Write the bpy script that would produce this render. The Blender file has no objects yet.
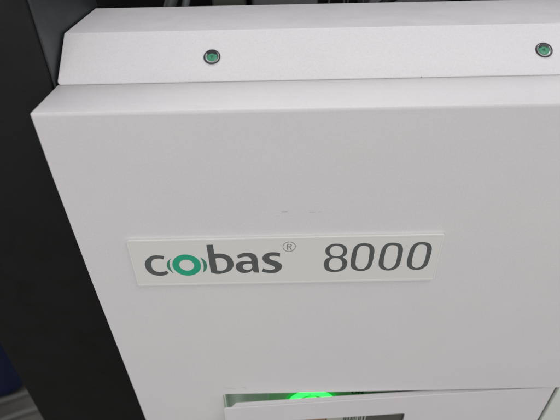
# Close-up of a white laboratory analyser cover with its lettered badge.
import bpy, bmesh, math, random
from mathutils import Vector, Matrix
random.seed(4)
S = bpy.context.scene
COL = S.collection

# character outlines on the badge face, millimetres (x, z, corner)
GLYPHS = {'c':[[(-70.41,4.86,1),(-72.31,5.35,0),(-74.73,5.63,0),(-77.27,5.26,0),(-80.06,3.52,0),(-81.96,1.08,0),(-82.71,-1.43,0),(-82.57,-4.56,0),(-81.25,-7.77,0),(-78.63,-9.76,0),(-75.35,-10.55,0),(-72.74,-10.22,0),(-69.73,-8.67,1),(-70.7,-6.73,1),(-72.7,-7.31,0),(-75.28,-7.53,0),(-77.47,-6.71,0),(-78.8,-4.67,0),(-78.93,-1.82,0),(-78.23,0.97,0),(-76.7,2.6,0),(-74.75,3.1,0),(-72.69,3.04,0),(-71.12,2.45,1)]],
'o':[[(-66.71,-0.75,0),(-65.05,2.84,0),(-62.02,5.23,0),(-58.22,5.84,0),(-54.62,5.03,0),(-51.66,2.19,0),(-49.97,-1.21,0),(-49.88,-4.04,0),(-51.57,-7.73,0),(-54.4,-10.09,0),(-58.34,-10.92,0),(-62.03,-9.76,0),(-65.04,-7.06,0),(-66.63,-3.58,0)],[(-62.65,-1.59,0),(-61.15,1.06,0),(-58.12,1.98,0),(-55.56,0.91,0),(-54.14,-1.09,0),(-54.08,-3.36,0),(-55.61,-6.17,0),(-58.27,-7.08,0),(-60.9,-6.2,0),(-62.47,-3.86,0)]],
'arcl':[[(-66.67,3.1,1),(-68.36,1.54,0),(-69.62,-0.67,0),(-69.93,-2.63,0),(-69.57,-4.92,0),(-68.08,-7.55,0),(-66.77,-8.75,1),(-67.79,-6.24,0),(-68.22,-3.53,0),(-68.17,-0.99,0),(-67.58,1.24,0)]],
'arcr':[[(-49.74,3.43,1),(-48.05,1.92,0),(-46.81,-0.54,0),(-46.5,-3.71,0),(-47.46,-6.57,0),(-49.49,-8.78,1),(-48.83,-6.13,0),(-48.46,-3.34,0),(-48.72,0.14,0)]],
'b':[[(-45.14,12.7,1),(-41.44,12.82,1),(-41.32,5.89,1),(-39.18,5.99,0),(-36.38,5.68,0),(-33.61,4.38,0),(-31.54,1.85,0),(-30.77,-1.77,0),(-31.21,-4.62,0),(-33.47,-7.77,0),(-37.54,-9.61,0),(-41.27,-9.99,0),(-44.72,-8.67,1)],[(-41.04,2.27,1),(-38.73,2.75,0),(-36.3,1.98,0),(-34.62,-0.25,0),(-34.47,-3.41,0),(-35.77,-6.17,0),(-38.43,-7.55,0),(-40.88,-7.08,1)]],
'a':[[(-28.38,3.88,1),(-26.12,5.46,0),(-22.78,6.19,0),(-19.52,5.66,0),(-17.34,3.85,0),(-16.63,1.06,0),(-16.44,-4.0,0),(-16.13,-9.65,1),(-19.22,-9.39,1),(-19.84,-7.34,1),(-21.54,-8.92,0),(-24.13,-9.66,0),(-27.08,-9.17,0),(-29.06,-7.09,0),(-29.64,-4.49,0),(-28.91,-1.96,0),(-26.51,-0.45,0),(-23.16,-0.32,0),(-20.26,-0.62,1),(-20.36,1.44,0),(-21.53,2.86,0),(-23.58,3.19,0),(-25.89,2.7,0),(-27.68,1.92,1)],[(-20.14,-2.31,1),(-22.44,-2.25,0),(-24.56,-2.76,0),(-25.5,-4.32,0),(-24.99,-6.34,0),(-22.94,-7.37,0),(-21.0,-6.74,0),(-19.86,-5.05,1)]],
's':[[(-3.37,5.39,1),(-5.91,6.0,0),(-8.79,6.08,0),(-11.71,5.07,0),(-13.44,2.92,0),(-13.61,0.7,0),(-12.36,-1.57,0),(-9.48,-3.51,0),(-7.2,-4.83,0),(-6.61,-6.27,0),(-7.69,-7.39,0),(-10.03,-7.62,0),(-12.13,-7.1,0),(-13.57,-6.08,1),(-14.32,-8.94,1),(-11.79,-9.77,0),(-8.82,-10.15,0),(-5.83,-9.76,0),(-3.46,-7.8,0),(-2.37,-5.25,0),(-2.96,-2.96,0),(-5.23,-1.04,0),(-8.12,0.27,0),(-9.55,1.43,0),(-9.51,2.81,0),(-7.83,3.48,0),(-5.56,3.25,0),(-3.5,2.48,1)]],
'8':[[(28.65,11.62,0),(25.66,11.03,0),(23.46,9.07,0),(22.76,6.44,0),(23.51,3.67,0),(25.52,1.61,1),(23.43,0.11,0),(22.31,-2.68,0),(22.42,-5.55,0),(23.65,-8.4,0),(26.1,-10.01,0),(29.11,-10.42,0),(32.76,-9.62,0),(35.12,-7.42,0),(36.02,-4.09,0),(35.54,-1.32,0),(33.1,1.33,1),(34.8,2.98,0),(35.29,6.03,0),(34.4,9.07,0),(31.99,11.01,0)],[(28.73,10.19,0),(26.53,9.28,0),(25.32,7.16,0),(25.52,4.71,0),(26.85,2.76,0),(29.59,1.96,0),(31.83,2.62,0),(32.94,4.78,0),(32.81,6.96,0),(31.45,9.15,0)],[(28.82,0.77,0),(26.57,-0.01,0),(25.3,-2.5,0),(25.36,-5.62,0),(26.73,-7.84,0),(29.32,-8.77,0),(31.61,-7.97,0),(32.97,-5.83,0),(33.02,-3.27,0),(31.8,-0.43,0)]],
'0':[[(77.6,11.54,0),(74.82,11.08,0),(72.69,9.01,0),(71.59,5.26,0),(71.19,0.88,0),(71.11,-3.59,0),(71.89,-7.02,0),(74.1,-9.1,0),(77.22,-10.05,0),(80.53,-9.45,0),(83.11,-7.05,0),(84.0,-2.25,0),(84.19,2.74,0),(84.07,6.55,0),(82.82,9.54,0),(80.53,11.04,0)],[(77.9,9.67,0),(75.73,9.19,0),(74.45,6.81,0),(74.07,2.46,0),(73.98,-2.54,0),(74.36,-5.66,0),(75.82,-7.82,0),(77.83,-8.45,0),(79.8,-7.53,0),(81.09,-5.0,0),(81.5,-1.07,0),(81.48,3.36,0),(81.26,6.63,0),(80.29,8.81,0)]]}


# ------------------------------------------------------------------ materials
def new_mat(name):
    m = bpy.data.materials.new(name); m.use_nodes = True
    return m, m.node_tree.nodes, m.node_tree.links, m.node_tree.nodes['Principled BSDF']

def coat(name, base, rough, grain_scale=900., grain=.15, var=.03, spec=.5, bump_d=.00012, mottle=9., wave=.0004):
    """painted / powder coated sheet: fine grain bump, faint uneven tone"""
    m, N, L, b = new_mat(name)
    tc = N.new('ShaderNodeTexCoord')
    n1 = N.new('ShaderNodeTexNoise'); n1.inputs['Scale'].default_value = mottle; n1.inputs['Detail'].default_value = 4
    n2 = N.new('ShaderNodeTexNoise'); n2.inputs['Scale'].default_value = grain_scale; n2.inputs['Detail'].default_value = 3
    L.new(tc.outputs['Object'], n1.inputs['Vector']); L.new(tc.outputs['Object'], n2.inputs['Vector'])
    mx = N.new('ShaderNodeMix'); mx.data_type = 'RGBA'
    mx.inputs[6].default_value = (*[c * (1 - var) * k for c, k in zip(base, (1.008, .996, 1.01))], 1)
    mx.inputs[7].default_value = (*[min(1, c * (1 + var) * k) for c, k in zip(base, (1., 1.006, .98))], 1)
    L.new(n1.outputs['Fac'], mx.inputs[0])
    mx2 = N.new('ShaderNodeMix'); mx2.data_type = 'RGBA'; mx2.blend_type = 'MULTIPLY'
    mx2.inputs[0].default_value = grain
    L.new(mx.outputs[2], mx2.inputs[6])
    rp = N.new('ShaderNodeValToRGB'); rp.color_ramp.elements[0].position = .3; rp.color_ramp.elements[1].position = .7
    rp.color_ramp.elements[0].color = (.6, .6, .6, 1)
    L.new(n2.outputs['Fac'], rp.inputs[0]); L.new(rp.outputs[0], mx2.inputs[7])
    L.new(mx2.outputs[2], b.inputs['Base Color'])
    bp = N.new('ShaderNodeBump'); bp.inputs['Strength'].default_value = .5; bp.inputs['Distance'].default_value = bump_d
    L.new(n2.outputs['Fac'], bp.inputs['Height']); 
    bw_ = N.new('ShaderNodeBump'); bw_.inputs['Strength'].default_value = 1; bw_.inputs['Distance'].default_value = wave
    L.new(n1.outputs['Fac'], bw_.inputs['Height']); L.new(bp.outputs[0], bw_.inputs['Normal']); L.new(bw_.outputs[0], b.inputs['Normal'])
    n3 = N.new('ShaderNodeTexNoise'); n3.inputs['Scale'].default_value = 38; n3.inputs['Detail'].default_value = 5; n3.inputs['Distortion'].default_value = .8
    L.new(tc.outputs['Object'], n3.inputs['Vector'])
    mr = N.new('ShaderNodeMapRange'); mr.inputs['From Min'].default_value = .35; mr.inputs['From Max'].default_value = .7
    mr.inputs['To Min'].default_value = rough * 1.12; mr.inputs['To Max'].default_value = rough * .8
    L.new(n3.outputs['Fac'], mr.inputs['Value']); L.new(mr.outputs[0], b.inputs['Roughness'])
    b.inputs['Specular IOR Level'].default_value = spec
    return m

def plain(name, base, rough=.5, metal=0., emit=None, es=0.):
    m, N, L, b = new_mat(name)
    n = N.new('ShaderNodeTexNoise'); n.inputs['Scale'].default_value = 120
    tc = N.new('ShaderNodeTexCoord'); L.new(tc.outputs['Object'], n.inputs['Vector'])
    mx = N.new('ShaderNodeMix'); mx.data_type = 'RGBA'
    mx.inputs[6].default_value = (*[c * .93 for c in base], 1); mx.inputs[7].default_value = (*[min(1, c * 1.07) for c in base], 1)
    L.new(n.outputs['Fac'], mx.inputs[0]); L.new(mx.outputs[2], b.inputs['Base Color'])
    b.inputs['Roughness'].default_value = rough; b.inputs['Metallic'].default_value = metal
    if emit:
        b.inputs['Emission Color'].default_value = (*emit, 1); b.inputs['Emission Strength'].default_value = es
    return m

M = dict(
    white=coat('white_powder_coat', (.745, .725, .73), .5, var=.02, grain=.14, wave=.0012),
    flange=coat('flange_powder_coat', (.715, .697, .708), .5, var=.02, grain=.17, wave=.0012),
    door=coat('door_powder_coat', (.745, .72, .73), .5, var=.02, grain=.12, wave=.0008),
    black=coat('black_matt_paint', (.006, .006, .0055), .6, grain=.3, var=.1, spec=.3),
    charcoal=coat('charcoal_paint', (.029, .034, .036), .5, grain=.3, var=.1),  # also stands in for black paint catching light on the side frame
    trim=coat('pale_green_trim', (.72, .76, .68), .45, var=.02),
    badge=coat('badge_acrylic', (.75, .745, .715), .32, grain=.03, var=.02, bump_d=.00001),
    rim=coat('badge_rim_acrylic', (.775, .77, .745), .25, grain=.03, var=.02, bump_d=.00001),
    ink=plain('grey_ink', (.105, .110, .108), .45),
    green=plain('green_ink', (.024, .39, .22), .45),
    green2=plain('dark_green_ink', (.055, .25, .16), .45),
    faint=plain('fine_grey_ink', (.24, .24, .235), .5),
    steel=plain('steel', (.30, .30, .305), .38, 1.),
    darksteel=plain('dark_steel', (.05, .05, .055), .4, .6),
    paint=plain('green_paint', (.05, .27, .15), .35),
    led=plain('lit_green', (.05, .6, .2), .3, 0, (.035, 1., .10), 2.0),
    leddark=plain('lit_green_groove', (.01, .2, .06), .4, 0, (.02, 1., .09), .30),
    recess=coat('recess_plastic', (.84, .88, .84), .5, var=.04),
    glass=plain('window_smoke', (.10, .095, .085), .15),
    slip=plain('paper_slip', (.42, .43, .38), .7),
    brown=plain('orange_brown', (.30, .17, .10), .6),
    print=plain('black_print', (.03, .035, .03), .6),
    rubber=plain('hose_rubber', (.07, .08, .077), .45),
    scuff=plain('scuff_grey', (.60, .585, .575), .8),
    speck=plain('speck_brown', (.44, .42, .40), .8),
    blue=plain('blue_plastic', (.013, .022, .075), .45),
    cable=plain('grey_cable', (.115, .115, .108), .6),
)

def floor_mat():
    m, N, L, b = new_mat('vinyl_floor')
    tc = N.new('ShaderNodeTexCoord')
    n = N.new('ShaderNodeTexNoise'); n.inputs['Scale'].default_value = 14; n.inputs['Detail'].default_value = 6
    L.new(tc.outputs['Object'], n.inputs['Vector'])
    r = N.new('ShaderNodeValToRGB')
    r.color_ramp.elements[0].color = (.055, .052, .044, 1); r.color_ramp.elements[1].color = (.095, .09, .078, 1)
    r.color_ramp.elements[0].position = .3; r.color_ramp.elements[1].position = .7
    L.new(n.outputs['Fac'], r.inputs[0]); L.new(r.outputs[0], b.inputs['Base Color'])
    b.inputs['Roughness'].default_value = .5
    return m

# ------------------------------------------------------------------ mesh helpers
def link(name, me, mat, parent=None):
    o = bpy.data.objects.new(name, me); COL.objects.link(o)
    if mat: me.materials.append(mat)
    if parent: o.parent = parent
    return o

def mesh_from(name, bm, mat, parent=None, smooth=False):
    bmesh.ops.recalc_face_normals(bm, faces=bm.faces)
    me = bpy.data.meshes.new(name); bm.to_mesh(me); bm.free()
    if smooth:
        for p in me.polygons: p.use_smooth = True
    return link(name, me, mat, parent)

def prism(bm, pts, y0, y1):
    """outline in (x, z) extruded from y0 (front) to y1"""
    a = [bm.verts.new((x, y0, z)) for x, z in pts]; b = [bm.verts.new((x, y1, z)) for x, z in pts]
    bm.faces.new(a); bm.faces.new(b[::-1])
    n = len(pts)
    for i in range(n): bm.faces.new((a[i], b[i], b[(i + 1) % n], a[(i + 1) % n]))

def box(bm, x0, x1, y0, y1, z0, z1):
    prism(bm, [(x0, z0), (x1, z0), (x1, z1), (x0, z1)], y0, y1)

def bevel(o, w, seg=3, ang=30):
    md = o.modifiers.new('bevel', 'BEVEL'); md.width = w; md.segments = seg
    md.limit_method = 'ANGLE'; md.angle_limit = math.radians(ang); md.harden_normals = True
    for p in o.data.polygons: p.use_smooth = True
    return md

def lathe(profile, seg=48):
    """profile [(r, h)] about local z"""
    bm = bmesh.new(); rings = []
    for r, h in profile:
        if r < 1e-6: rings.append([bm.verts.new((0, 0, h))]); continue
        rings.append([bm.verts.new((r * math.cos(2 * math.pi * k / seg), r * math.sin(2 * math.pi * k / seg), h)) for k in range(seg)])
    for A, B in zip(rings, rings[1:]):
        for k in range(seg):
            k2 = (k + 1) % seg
            if len(A) == 1 and len(B) == 1: continue
            if len(A) == 1: bm.faces.new((A[0], B[k], B[k2]))
            elif len(B) == 1: bm.faces.new((A[k], A[k2], B[0]))
            else: bm.faces.new((A[k], A[k2], B[k2], B[k]))
    return bm

def tube(name, pts, r, mat, parent=None, seg=12):
    cu = bpy.data.curves.new(name, 'CURVE'); cu.dimensions = '3D'; cu.bevel_depth = r; cu.bevel_resolution = 4
    sp = cu.splines.new('NURBS'); sp.points.add(len(pts) - 1)
    for p, q in zip(sp.points, pts): p.co = (*q, 1)
    sp.order_u = 4; sp.use_endpoint_u = True; sp.resolution_u = 10; cu.use_fill_caps = True
    t = bpy.data.objects.new('tmp', cu); COL.objects.link(t)
    dg = bpy.context.evaluated_depsgraph_get(); dg.update()
    me = bpy.data.meshes.new_from_object(t.evaluated_get(dg)); bpy.data.objects.remove(t)
    for p in me.polygons: p.use_smooth = True
    me.name = name
    return link(name, me, mat, parent)

def spline_pts(loop, n=7):
    """closed loop of (x, z, corner) to a dense smooth outline (centripetal-ish Catmull-Rom, sharp at corners)"""
    loop = [(*q, 0)[:3] for q in loop]; out = []; N = len(loop)
    for i in range(N):
        p0, p1, p2, p3 = loop[i - 1], loop[i], loop[(i + 1) % N], loop[(i + 2) % N]
        a = Vector(p0[:2]); b = Vector(p1[:2]); c = Vector(p2[:2]); d = Vector(p3[:2])
        L = (c - b).length
        def tan(prev, cur, nxt):
            t = nxt - prev
            return t.normalized() * L if t.length > 0 else t
        tb = (c - b) if p1[2] else tan(a, b, c)
        tc_ = (c - b) if p2[2] else tan(b, c, d)
        for k in range(n):
            t = k / n; t2 = t * t; t3 = t2 * t
            out.append((2*t3 - 3*t2 + 1) * b + (t3 - 2*t2 + t) * tb + (-2*t3 + 3*t2) * c + (t3 - t2) * tc_)
    return out

def flat_shape(name, loops, mat, parent, y, thick=.00012, dx=0., dz=0.):
    """printed character: filled outline(s) in mm on the badge face, a hair thick"""
    cu = bpy.data.curves.new(name, 'CURVE'); cu.dimensions = '2D'; cu.fill_mode = 'BOTH'; cu.extrude = thick / 2
    for lp in loops:
        pts = lp if not isinstance(lp[0], tuple) else spline_pts(lp)
        sp = cu.splines.new('POLY'); sp.points.add(len(pts) - 1); sp.use_cyclic_u = True
        for p, q in zip(sp.points, pts): p.co = (q[0] / 1000 + dx, q[1] / 1000 + dz, 0, 1)
    t = bpy.data.objects.new('tmp', cu); COL.objects.link(t)
    dg = bpy.context.evaluated_depsgraph_get(); dg.update()
    me = bpy.data.meshes.new_from_object(t.evaluated_get(dg)); bpy.data.objects.remove(t)
    me.transform(Matrix.Translation((0, y, 0)) @ Matrix.Rotation(math.pi / 2, 4, 'X'))
    me.name = name
    return link(name, me, mat, parent)

def circle(cx, cz, r, n=64):
    return [Vector((cx + r * math.cos(2 * math.pi * k / n), cz + r * math.sin(2 * math.pi * k / n))) for k in range(n)]

def empty(name, loc, label, cat):
    o = bpy.data.objects.new(name, None); COL.objects.link(o); o.location = loc; o.empty_display_size = .05
    o['label'] = label; o['category'] = cat
    return o

def tag(o, label, cat):
    o['label'] = label; o['category'] = cat
    return o

# ================================================================== the analyser
XL = -.1197          # left end of the white cover
XR = .42
FLOOR = -.85
ana = empty('laboratory_analyzer', (0, 0, 0),
            'white laboratory analyzer cover with grey and green lettered badge on black frame', 'analyzer')

# --- front cover: one folded sheet box with an opening at the lower right
LE = [(-.1060, -.60), (-.1100, -.30), (-.1134, -.170), (-.1157, -.092), (-.1180, -.02), (-.1195, .057), (XL, .0939)]
OPX, OPZ = -.0487, -.1366
outline = LE + [(XR, .0939), (XR, OPZ), (OPX + .0012, OPZ), (OPX, OPZ - .0012), (OPX, -.60)]
bm = bmesh.new(); prism(bm, outline, 0., .0362)
cover = mesh_from('front_cover', bm, M['white'], ana)
# rounder fold along the top front edge, tight ones elsewhere
me = cover.data
bw = me.attributes.new('bevel_weight_edge', 'FLOAT', 'EDGE')
for e in me.edges:
    a, b = [me.vertices[i].co for i in e.vertices]
    front = abs(a.y) < 1e-6 and abs(b.y) < 1e-6
    if front and abs(a.z - .0939) < 1e-5 and abs(b.z - .0939) < 1e-5: bw.data[e.index].value = 1.
    elif front and a.x < -.10 and b.x < -.10: bw.data[e.index].value = .3
    elif front: bw.data[e.index].value = .3
    elif max(a.x, b.x) < XL + 1e-4 and min(a.z, b.z) > .0938: bw.data[e.index].value = .3
md = cover.modifiers.new('bevel', 'BEVEL'); md.limit_method = 'WEIGHT'; md.width = .0021; md.segments = 5; md.harden_normals = True
for p in me.polygons: p.use_smooth = True

# --- stepped flange: sloping strip, flat top strip, folded down at the back
Y0, Z0 = .0352, .0943         # lower edge of the sloping strip (outer face)
Y1, Z1 = .0612, .1136
Y2, Z2 = .1180, .1136
bm = bmesh.new()
r = .0026
slope = Vector((0, Y1 - Y0, Z1 - Z0)); sl = slope.length; sd = slope.normalized()
low = []
for k in range(7):
    a = math.pi + (math.pi / 2) * k / 6
    low.append(Vector((XL + r + r * math.cos(a), Y0, Z0)) + sd * (r + r * math.sin(a)))
vs = [bm.verts.new(p) for p in low]
v_r0 = bm.verts.new((XR, Y0, Z0)); v_r1 = bm.verts.new((XR, Y1, Z1)); v_l1 = bm.verts.new((XL, Y1, Z1))
v_l2 = bm.verts.new((XL, Y2, Z2)); v_r2 = bm.verts.new((XR, Y2, Z2))
v_l3 = bm.verts.new((XL, Y2, Z2 - .03)); v_r3 = bm.verts.new((XR, Y2, Z2 - .03))
bm.faces.new(vs + [v_r0, v_r1, v_l1]); bm.faces.new((v_l1, v_r1, v_r2, v_l2)); bm.faces.new((v_l2, v_r2, v_r3, v_l3))
fl = mesh_from('stepped_flange', bm, M['flange'], ana)
# make sure the sheet grows inwards
if fl.data.polygons[1].normal.z < 0: fl.data.flip_normals()
so = fl.modifiers.new('solid', 'SOLIDIFY'); so.thickness = .0013; so.offset = -1
bevel(fl, .0009, 3, 25)
# the block the flange is screwed to
bm = bmesh.new()
pr = [(.0365, -.60), (.0365, .0935), (.0625, .1118), (.1160, .1118), (.1160, -.60)]
a = [bm.verts.new((XL + .004, y, z)) for y, z in pr]; b = [bm.verts.new((XR, y, z)) for y, z in pr]
bm.faces.new(a); bm.faces.new(b[::-1])
for i in range(5): bm.faces.new((a[i], b[i], b[(i + 1) % 5], a[(i + 1) % 5]))
mesh_from('inner_chassis', bm, M['charcoal'], ana)

# --- screws on the sloping strip
nrm = Vector((0, -sd.z, sd.y))
def make_screw(x, spin):
    c = Vector((x, .0474, 0)); t = (c.y - Y0) / (Y1 - Y0); c.z = Z0 + (Z1 - Z0) * t
    rot = nrm.to_track_quat('Z', 'Y').to_matrix().to_4x4() @ Matrix.Rotation(spin, 4, 'Z')
    head = mesh_from('screw', lathe([(.00455, -.0004), (.00458, .0002), (.0044, .0006), (.0041, .0006), (.0040, .00035), (.00385, .0003), (0.0038, -.0002)]), M['darksteel'], ana, True)
    head.matrix_local = Matrix.Translation(c) @ rot
    dish = mesh_from('screw_dish', lathe([(.0039, .00045), (.0036, .0006), (.0031, .00045), (.0027, .0001)]), M['steel'], head, True)
    core = lathe([(.00285, .00014), (.0023, .00042), (.0014, .00046), (0, .00046)], 40)
    core_o = mesh_from('painted_centre', core, M['paint'], head, True)
    # six-lobed socket
    bm = bmesh.new(); pts = []
    for k in range(48):
        an = 2 * math.pi * k / 48; rr = .00125 + .00028 * math.cos(6 * an)
        pts.append((rr * math.cos(an), rr * math.sin(an)))
    top = [bm.verts.new((px, py, .00052)) for px, py in pts]; bot = [bm.verts.new((px * .7, py * .7, .00046)) for px, py in pts]
    for k in range(48): bm.faces.new((top[k], top[(k + 1) % 48], bot[(k + 1) % 48], bot[k]))
    bm.faces.new(bot)
    mesh_from('socket', bm, M['paint'], head)
    # dark crescent painted in for the shade on the dish's upper wall
    bm = bmesh.new(); up = rot.inverted().to_3x3() @ sd; a0 = math.atan2(up.y, up.x); n = 14
    oo = []; ii = []
    for k in range(n + 1):
        an = a0 - .95 + 1.9 * k / n
        wob = 1 + .1 * math.sin(k * 2.1 + spin)
        oo.append(bm.verts.new((.0037 * math.cos(an), .0037 * math.sin(an), .00074)))
        ii.append(bm.verts.new((.0021 * wob * math.cos(an), .0021 * wob * math.sin(an), .00060)))
    for k in range(n): bm.faces.new((oo[k], oo[k + 1], ii[k + 1], ii[k]))
    mesh_from('dish_shade', bm, M['darksteel'], head)
    return head
make_screw(-.0379, .3)
make_screw(.1412, 1.1)

# --- badge
badge_pts = []
def rrect(x0, x1, z0, z1, r, n=5):
    out = []
    for cx, cz, a0 in ((x1 - r, z1 - r, 0), (x0 + r, z1 - r, 90), (x0 + r, z0 + r, 180), (x1 - r, z0 + r, 270)):
        for k in range(n + 1):
            a = math.radians(a0 + 90 * k / n); out.append((cx + r * math.cos(a), cz + r * math.sin(a)))
    return out
bm = bmesh.new(); prism(bm, rrect(-.0903, .0901, -.0190, .0170, .0018), -.0017, .0003)
badge = mesh_from('badge', bm, M['badge'], ana); bevel(badge, .0005, 3, 40)
BY = -.00173
# moulded rim round the badge face
ro = [Vector((x * 1000, z * 1000)) for x, z in rrect(-.0899, .0897, -.0186, .0166, .0015)]
ri = [Vector((x * 1000, z * 1000)) for x, z in rrect(-.0890, .0888, -.0175, .0157, .0009)]
flat_shape('badge_rim', [ro, ri], M['rim'], badge, -.00176, .00015)
for k, mt, nm in (('c', 'ink', 'letter'), ('b', 'ink', 'letter'), ('a', 'ink', 'letter'), ('s', 'ink', 'letter'),
                  ('arcl', 'green2', 'logo_arc'), ('arcr', 'green2', 'logo_arc'), ('8', 'ink', 'digit')):
    flat_shape(nm, GLYPHS[k], M[mt], badge, BY)
flat_shape('logo_ring', [circle(-58.3, -2.55, 8.35), circle(-58.3, -2.5, 4.35)], M['green'], badge, BY)
for sh in (-33.1, -16.6, 0): flat_shape('digit', GLYPHS['0'], M['ink'], badge, BY, dx=sh / 1000)
# registered mark: thin ring and an R
cx, cz = 1.92, 10.05
flat_shape('registered_mark', [circle(cx, cz, 3.75, 48), circle(cx, cz, 3.38, 48)], M['faint'], badge, BY)
R_ = [[(.75, 7.9, 1), (.75, 12.1, 1), (2.3, 12.1, 1), (3.15, 11.75), (3.4, 11.05), (3.1, 10.35), (2.45, 9.98, 1), (3.5, 7.9, 1), (2.9, 7.9, 1), (1.95, 9.85, 1), (1.27, 9.85, 1), (1.27, 7.9, 1)],
      [(1.27, 11.65, 1), (1.27, 10.32, 1), (2.2, 10.32, 1), (2.7, 10.55), (2.85, 11.0), (2.7, 11.45), (2.2, 11.65, 1)]]
flat_shape('registered_mark', R_, M['faint'], badge, BY)

# --- small marks on the paint
def mark(pts, w, y, mat, name='scuff_mark'):
    bm = bmesh.new(); up = []; dn = []
    for i, (x, z) in enumerate(pts):
        ww = w * (.35 + .65 * math.sin(math.pi * (i + .5) / len(pts))) * random.uniform(.7, 1.2)
        up.append(bm.verts.new((x, y, z + ww / 2))); dn.append(bm.verts.new((x, y, z - ww / 2)))
    for i in range(len(pts) - 1): bm.faces.new((dn[i], dn[i + 1], up[i + 1], up[i]))
    mesh_from(name, bm, mat, ana)
mark([(-.0024, .0335), (-.0016, .0337), (-.0006, .0336), (.0006, .0337), (.0016, .0336)], .0005, -.0001, M['speck'])
mark([(.0128, .0330), (.0140, .0331), (.0152, .0330), (.0163, .0331)], .0004, -.0001, M['scuff'])
mark([(.0178, .0331), (.0188, .0332), (.0195, .0331)], .0003, -.0001, M['scuff'])
mark([(-.0478, -.1272), (-.0458, -.1283), (-.0435, -.1288), (-.0405, -.1290), (-.0380, -.1296)], .0005, -.0001, M['scuff'])
mark([(-.0335, -.1275), (-.0322, -.1280), (-.0310, -.1283)], .0007, -.0001, M['scuff'])
mark([(-.0322, -.1295), (-.0314, -.1302), (-.0306, -.1307)], .0005, -.0001, M['scuff'])
# tiny brown speck in the seam of the ledge
bm = bmesh.new(); bmesh.ops.create_icosphere(bm, subdivisions=2, radius=.0006)
sp = mesh_from('paint_speck', bm, M['speck'], ana, True); sp.location = (.0735, .0358, .0942)
# slotted mark at the foot of the flange
# --- recess behind the flap
bm = bmesh.new(); box(bm, OPX - .0005, .2150, .0125, .0300, -.60, OPZ + .004)
rec = mesh_from('control_recess', bm, M['recess'], ana)
bm = bmesh.new(); box(bm, OPX + .00005, OPX + .0011, .0015, .0126, -.50, OPZ - .0016)
mesh_from('recess_liner', bm, M['recess'], ana)
bm = bmesh.new(); box(bm, -.0165, -.0145, .0095, .0126, -.50, OPZ - .002)
mesh_from('recess_rib', bm, M['recess'], ana)
# green lit ring button
RC = (.0197, -.1696)
def disc(r0, r1, y0, y1):
    return lathe([(r0, 0), (r0, y1), (r0 + .0006, y1 + .0004), (r1 - .0006, y1 + .0004), (r1, y1), (r1, 0)], 72)
btn = mesh_from('indicator_button', disc(.0131, .0200, 0, .0022), M['led'], ana, True)
btn.matrix_local = Matrix.Translation((RC[0], .0126, RC[1])) @ Matrix.Rotation(math.pi / 2, 4, 'X')
g = mesh_from('button_groove', lathe([(.0133, .0023), (.0129, .00265), (.0120, .00265), (.0116, .0023)], 72), M['leddark'], btn, True)
g2 = mesh_from('button_cap', lathe([(.0120, 0), (.0120, .0018), (.0113, .0024), (0, .0026)], 72), M['led'], btn, True)
glow_edge = mesh_from('button_glow_edge', lathe([(.0200, 0), (.0200, .0022), (.0205, .0024), (.0218, .0016), (.0218, 0)], 72), M['leddark'], btn, True)  # added dim ring, its emission stands for the button's glow fading outwards
# small caption beside the button
t = bpy.data.curves.new('caption', 'FONT'); t.body = 'ON'; t.size = .0050; t.extrude = .00005; t.offset = .0002; t.align_x = 'CENTER'
to = bpy.data.objects.new('tmp', t); COL.objects.link(to); dg = bpy.context.evaluated_depsgraph_get(); dg.update()
tm = bpy.data.meshes.new_from_object(to.evaluated_get(dg)); bpy.data.objects.remove(to)
tm.transform(Matrix.Diagonal((1.25, 1, 1, 1)))
cap = link('caption_text', tm, M['print'], ana); cap.matrix_local = Matrix.Translation((.0562, .0123, -.1582)) @ Matrix.Rotation(math.pi / 2, 4, 'X')

# --- hinged flap, a little ajar at its left end
HX, HY, ang = .2049, .0018, math.atan(.0487)
door = mesh_from('hinged_flap', bmesh.new(), M['door'], ana)
door.matrix_local = Matrix.Translation((HX, HY, 0)) @ Matrix.Rotation(ang, 4, 'Z')
W = (HX + .0477) / math.cos(ang); DT = -.1385
xl = -W
def dx_(x): return (x - HX) / math.cos(ang)
wx0, wx1, wz = -.206, -.1136, -.1612      # window in the flap
bm = bmesh.new()
r = .0016
outer = [(xl, -.50), (xl, DT - r), (xl + r * .3, DT - r * .3), (xl + r, DT), (-.0002, DT), (-.0002, -.50)]
# face sheet as four boards round the window, welded into one ring of faces
def arc(cx, cz, r, a0, a1, n=5):
    return [(cx + r * math.cos(math.radians(a0 + (a1 - a0) * k / n)), cz + r * math.sin(math.radians(a0 + (a1 - a0) * k / n))) for k in range(n + 1)]
win = arc(wx1 - .0022, wz - .0022, .0022, 90, 0) + arc(wx1 - .0022, -.26, .0022, 0, -90) + arc(wx0 + .0022, -.26, .0022, 270, 180) + arc(wx0 + .0022, wz - .0022, .0022, 180, 90)
ov = [bm.verts.new((x, 0, z)) for x, z in outer]; wv = [bm.verts.new((x, 0, z)) for x, z in win]
oe = [bm.edges.new((ov[i], ov[(i + 1) % len(ov)])) for i in range(len(ov))]
we = [bm.edges.new((wv[i], wv[(i + 1) % len(wv)])) for i in range(len(wv))]
bmesh.ops.triangle_fill(bm, use_beauty=True, edges=oe + we)
bmesh.ops.dissolve_limit(bm, angle_limit=.01, verts=bm.verts, edges=[e for e in bm.edges if len(e.link_faces) == 2])
bmesh.ops.recalc_face_normals(bm, faces=bm.faces)
if sum(f.normal.y for f in bm.faces) > 0: bmesh.ops.reverse_faces(bm, faces=bm.faces)
bm.to_mesh(door.data); bm.free()
so = door.modifiers.new('solid', 'SOLIDIFY'); so.thickness = .0012; so.offset = -1
bevel(door, .0004, 3, 40)
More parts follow.
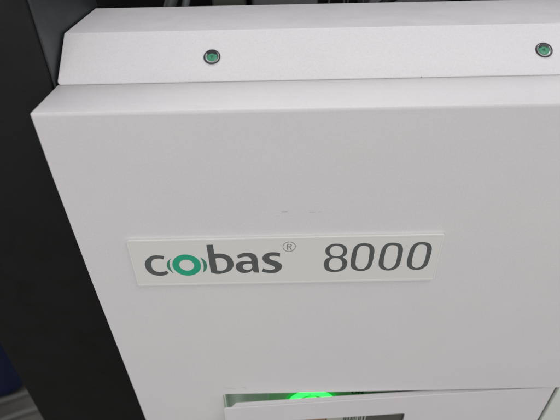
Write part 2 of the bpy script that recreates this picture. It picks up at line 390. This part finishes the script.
# top return of the flap: starts in from the left with a slanted end
bm = bmesh.new()
fx = dx_(-.0372)
pts = [(fx - .0050, .0011), (-.0006, .0011), (-.0006, .0046), (fx - .0011, .0046)]
a = [bm.verts.new((x, y, DT - .0001)) for x, y in pts]; b = [bm.verts.new((x, y, DT - .0013)) for x, y in pts]
bm.faces.new(a); bm.faces.new(b[::-1])
for i in range(4): bm.faces.new((a[i], b[i], b[(i + 1) % 4], a[(i + 1) % 4]))
ret = mesh_from('flap_return', bm, M['door'], door); bevel(ret, .0003, 2, 40)
# window insert behind the face
bm = bmesh.new(); box(bm, wx0 - .004, wx1 + .004, .0030, .0042, -.27, wz + .004)
pane = mesh_from('window_pane', bm, M['glass'], door)
bm = bmesh.new(); box(bm, -.1745, -.1435, .0022, .0030, -.235, wz + .002)
slip = mesh_from('paper_slip', bm, M['slip'], door)
bm = bmesh.new()
x = -.1615
while x < -.1460:
    w = random.choice((.0005, .0008, .0012)); box(bm, x, x + w, .0020, .0023, -.215, wz + .001); x += w + random.choice((.0006, .0009, .0013))
bars = mesh_from('printed_bars', bm, M['print'], door)
bm = bmesh.new(); box(bm, -.1990, -.1755, .0022, .0030, -.24, wz + .002)
mesh_from('window_strip', bm, M['brown'], door)

# --- pale trim panel to the right of the flap
bm = bmesh.new(); box(bm, .2060, XR, -.0002, .0340, -.60, OPZ - .0006)
trim = mesh_from('trim_panel', bm, M['trim'], ana); bevel(trim, .0005, 2, 40)
bm = bmesh.new(); box(bm, .20505, .20598, .0026, .0120, -.60, OPZ - .0003)
mesh_from('hinge_gap_shade', bm, M['black'], ana)  # added black strip for the shade in the open gap

# --- black side frame
bm = bmesh.new(); box(bm, -.2258, -.1222, .0343, .1270, FLOOR + .002, .36)
pil = mesh_from('side_frame', bm, M['black'], ana); bevel(pil, .0012, 3, 40)
bm = bmesh.new(); box(bm, -.12215, -.1210, .0365, .1262, .02, .355)
mesh_from('side_frame_lit_face', bm, M['charcoal'], ana)  # added sheet, lighter grey for light caught by the frame's right side
# housing behind the ledge, its unseen top raised to shade the flat strip
bm = bmesh.new(); box(bm, -.2258, XR, .27, .285, FLOOR + .002, .43)
mesh_from('rear_housing', bm, M['black'], ana)
bm = bmesh.new(); box(bm, -.2257, XR, .128, .268, -.60, .045)
mesh_from('rear_deck', bm, M['charcoal'], ana)
# parts glimpsed over the top edge
bm = bmesh.new(); box(bm, -.050, -.026, .165, .235, .046, .152)
o = mesh_from('valve_block', bm, plain('olive_grey', (.055, .062, .048), .5), ana); bevel(o, .002)
bm = bmesh.new(); box(bm, -.022, .030, .185, .240, .046, .140)
o = mesh_from('pump_body', bm, plain('grey_metal', (.14, .135, .14), .4), ana); bevel(o, .003)
tube('hose', [(-.095, .150, .05), (-.088, .155, .09), (-.074, .165, .118), (-.060, .185, .150), (-.05, .22, .19)], .0045, M['rubber'], ana)
tube('hose', [(-.083, .150, .05), (-.076, .158, .09), (-.064, .168, .122), (-.048, .190, .165)], .0028, plain('pale_hose', (.13, .145, .145), .4), ana)
for x in (.036, .050):
    tube('bracket', [(x, .165, .06), (x, .165, .100), (x + .001, .165, .112), (x + .002, .165, .116), (x + .011, .165, .117), (x + .012, .165, .112), (x + .012, .165, .06)], .0007, M['steel'], ana)
bm = bmesh.new(); box(bm, .068, .20, .175, .230, .046, .1120)
o = mesh_from('cable_duct', bm, plain('duct_grey', (.20, .19, .21), .5), ana); bevel(o, .002)
tube('hose', [(.060, .150, .09), (.075, .160, .108), (.10, .165, .112), (.13, .17, .108), (.16, .18, .09)], .003, M['black'], ana)

# ================================================================== surroundings
bm = bmesh.new(); bmesh.ops.create_grid(bm, x_segments=2, y_segments=2, size=3.)
fl_ = mesh_from('floor', bm, floor_mat()); fl_.location = (0, 0, FLOOR); fl_['kind'] = 'structure'
# blue bin standing on the floor beyond the frame
bin_ = mesh_from('waste_bin', lathe([(0, .004), (.055, .004), (.064, .014), (.082, .22), (.087, .222), (.087, .235), (.080, .235), (.078, .22), (.060, .02), (0, .018)], 56), M['blue'], None, True)
bin_.location = (-.700, .523, FLOOR)
tag(bin_, 'dark blue plastic bin on the floor behind the black frame', 'bin')
# pale cables on the floor
c1 = tube('floor_cable', [(-1.0, .40, 0), (-.80, .425, 0), (-.69, .447, 0), (-.62, .474, 0), (-.50, .54, 0), (-.35, .70, 0)], .006, M['cable'])
c1.location = (0, 0, FLOOR + .006)
tag(c1, 'pale grey cable on the floor nearest the blue bin', 'cable')
c2 = tube('floor_cable', [(-.80, .30, 0), (-.70, .375, 0), (-.655, .405, 0), (-.58, .437, 0), (-.45, .46, 0), (-.3, .50, 0)], .006, M['cable'])
c2.location = (0, 0, FLOOR + .006)
tag(c2, 'thinner grey cable at the lower left corner, farther from the blue bin', 'cable')
for c in (c1, c2): c['group'] = 'cables lying on the floor'

# ================================================================== light
w = bpy.data.worlds.new('World'); S.world = w; w.use_nodes = True
bg = w.node_tree.nodes['Background']; bg.inputs[0].default_value = (.93, .95, 1., 1); bg.inputs[1].default_value = .45
def area(loc, target, sx, sy, power, col):
    l = bpy.data.lights.new('ceiling_and_fill_lamp', 'AREA'); l.shape = 'RECTANGLE'; l.size = sx; l.size_y = sy; l.energy = power; l.color = col
    o = bpy.data.objects.new('ceiling_and_fill_lamp', l); COL.objects.link(o); o.location = loc
    o.rotation_euler = (Vector(target) - Vector(loc)).to_track_quat('-Z', 'Y').to_euler()
    return o
area((.05, .95, 1.65), (0, .03, .1), 1.8, .4, 19.5, (.985, .985, 1.))
area((-.25, -1.9, .35), (0, 0, 0), 2., 1.1, 14.5, (1., .965, .95))  # unseen low fill added in front to brighten the cover face
area((.75, -.62, 1.6), (0, 0, 0), .7, .35, 7., (1., .985, .96))

# ================================================================== camera
cam = bpy.data.cameras.new('camera'); co = bpy.data.objects.new('camera', cam); COL.objects.link(co)
p = math.radians(36); rl = .0205
F = Vector((0, math.cos(p), -math.sin(p))); U0 = Vector((0, math.sin(p), math.cos(p))); R0 = Vector((1, 0, 0))
Rv = R0 * math.cos(rl) - U0 * math.sin(rl); Uv = R0 * math.sin(rl) + U0 * math.cos(rl)
mt = Matrix((Rv, Uv, -F)).transposed().to_4x4(); mt.translation = (-.0029, -.2080, .1860)
co.matrix_world = mt
cam.sensor_width = 36; cam.lens = 36 * 473 / 560; cam.clip_start = .005; cam.clip_end = 50
cam.dof.use_dof = True; cam.dof.focus_distance = .285; cam.dof.aperture_fstop = 8
S.camera = co
S.view_settings.view_transform = 'Standard'; S.view_settings.look = 'None'; S.view_settings.gamma = 1; S.view_settings.exposure = 0
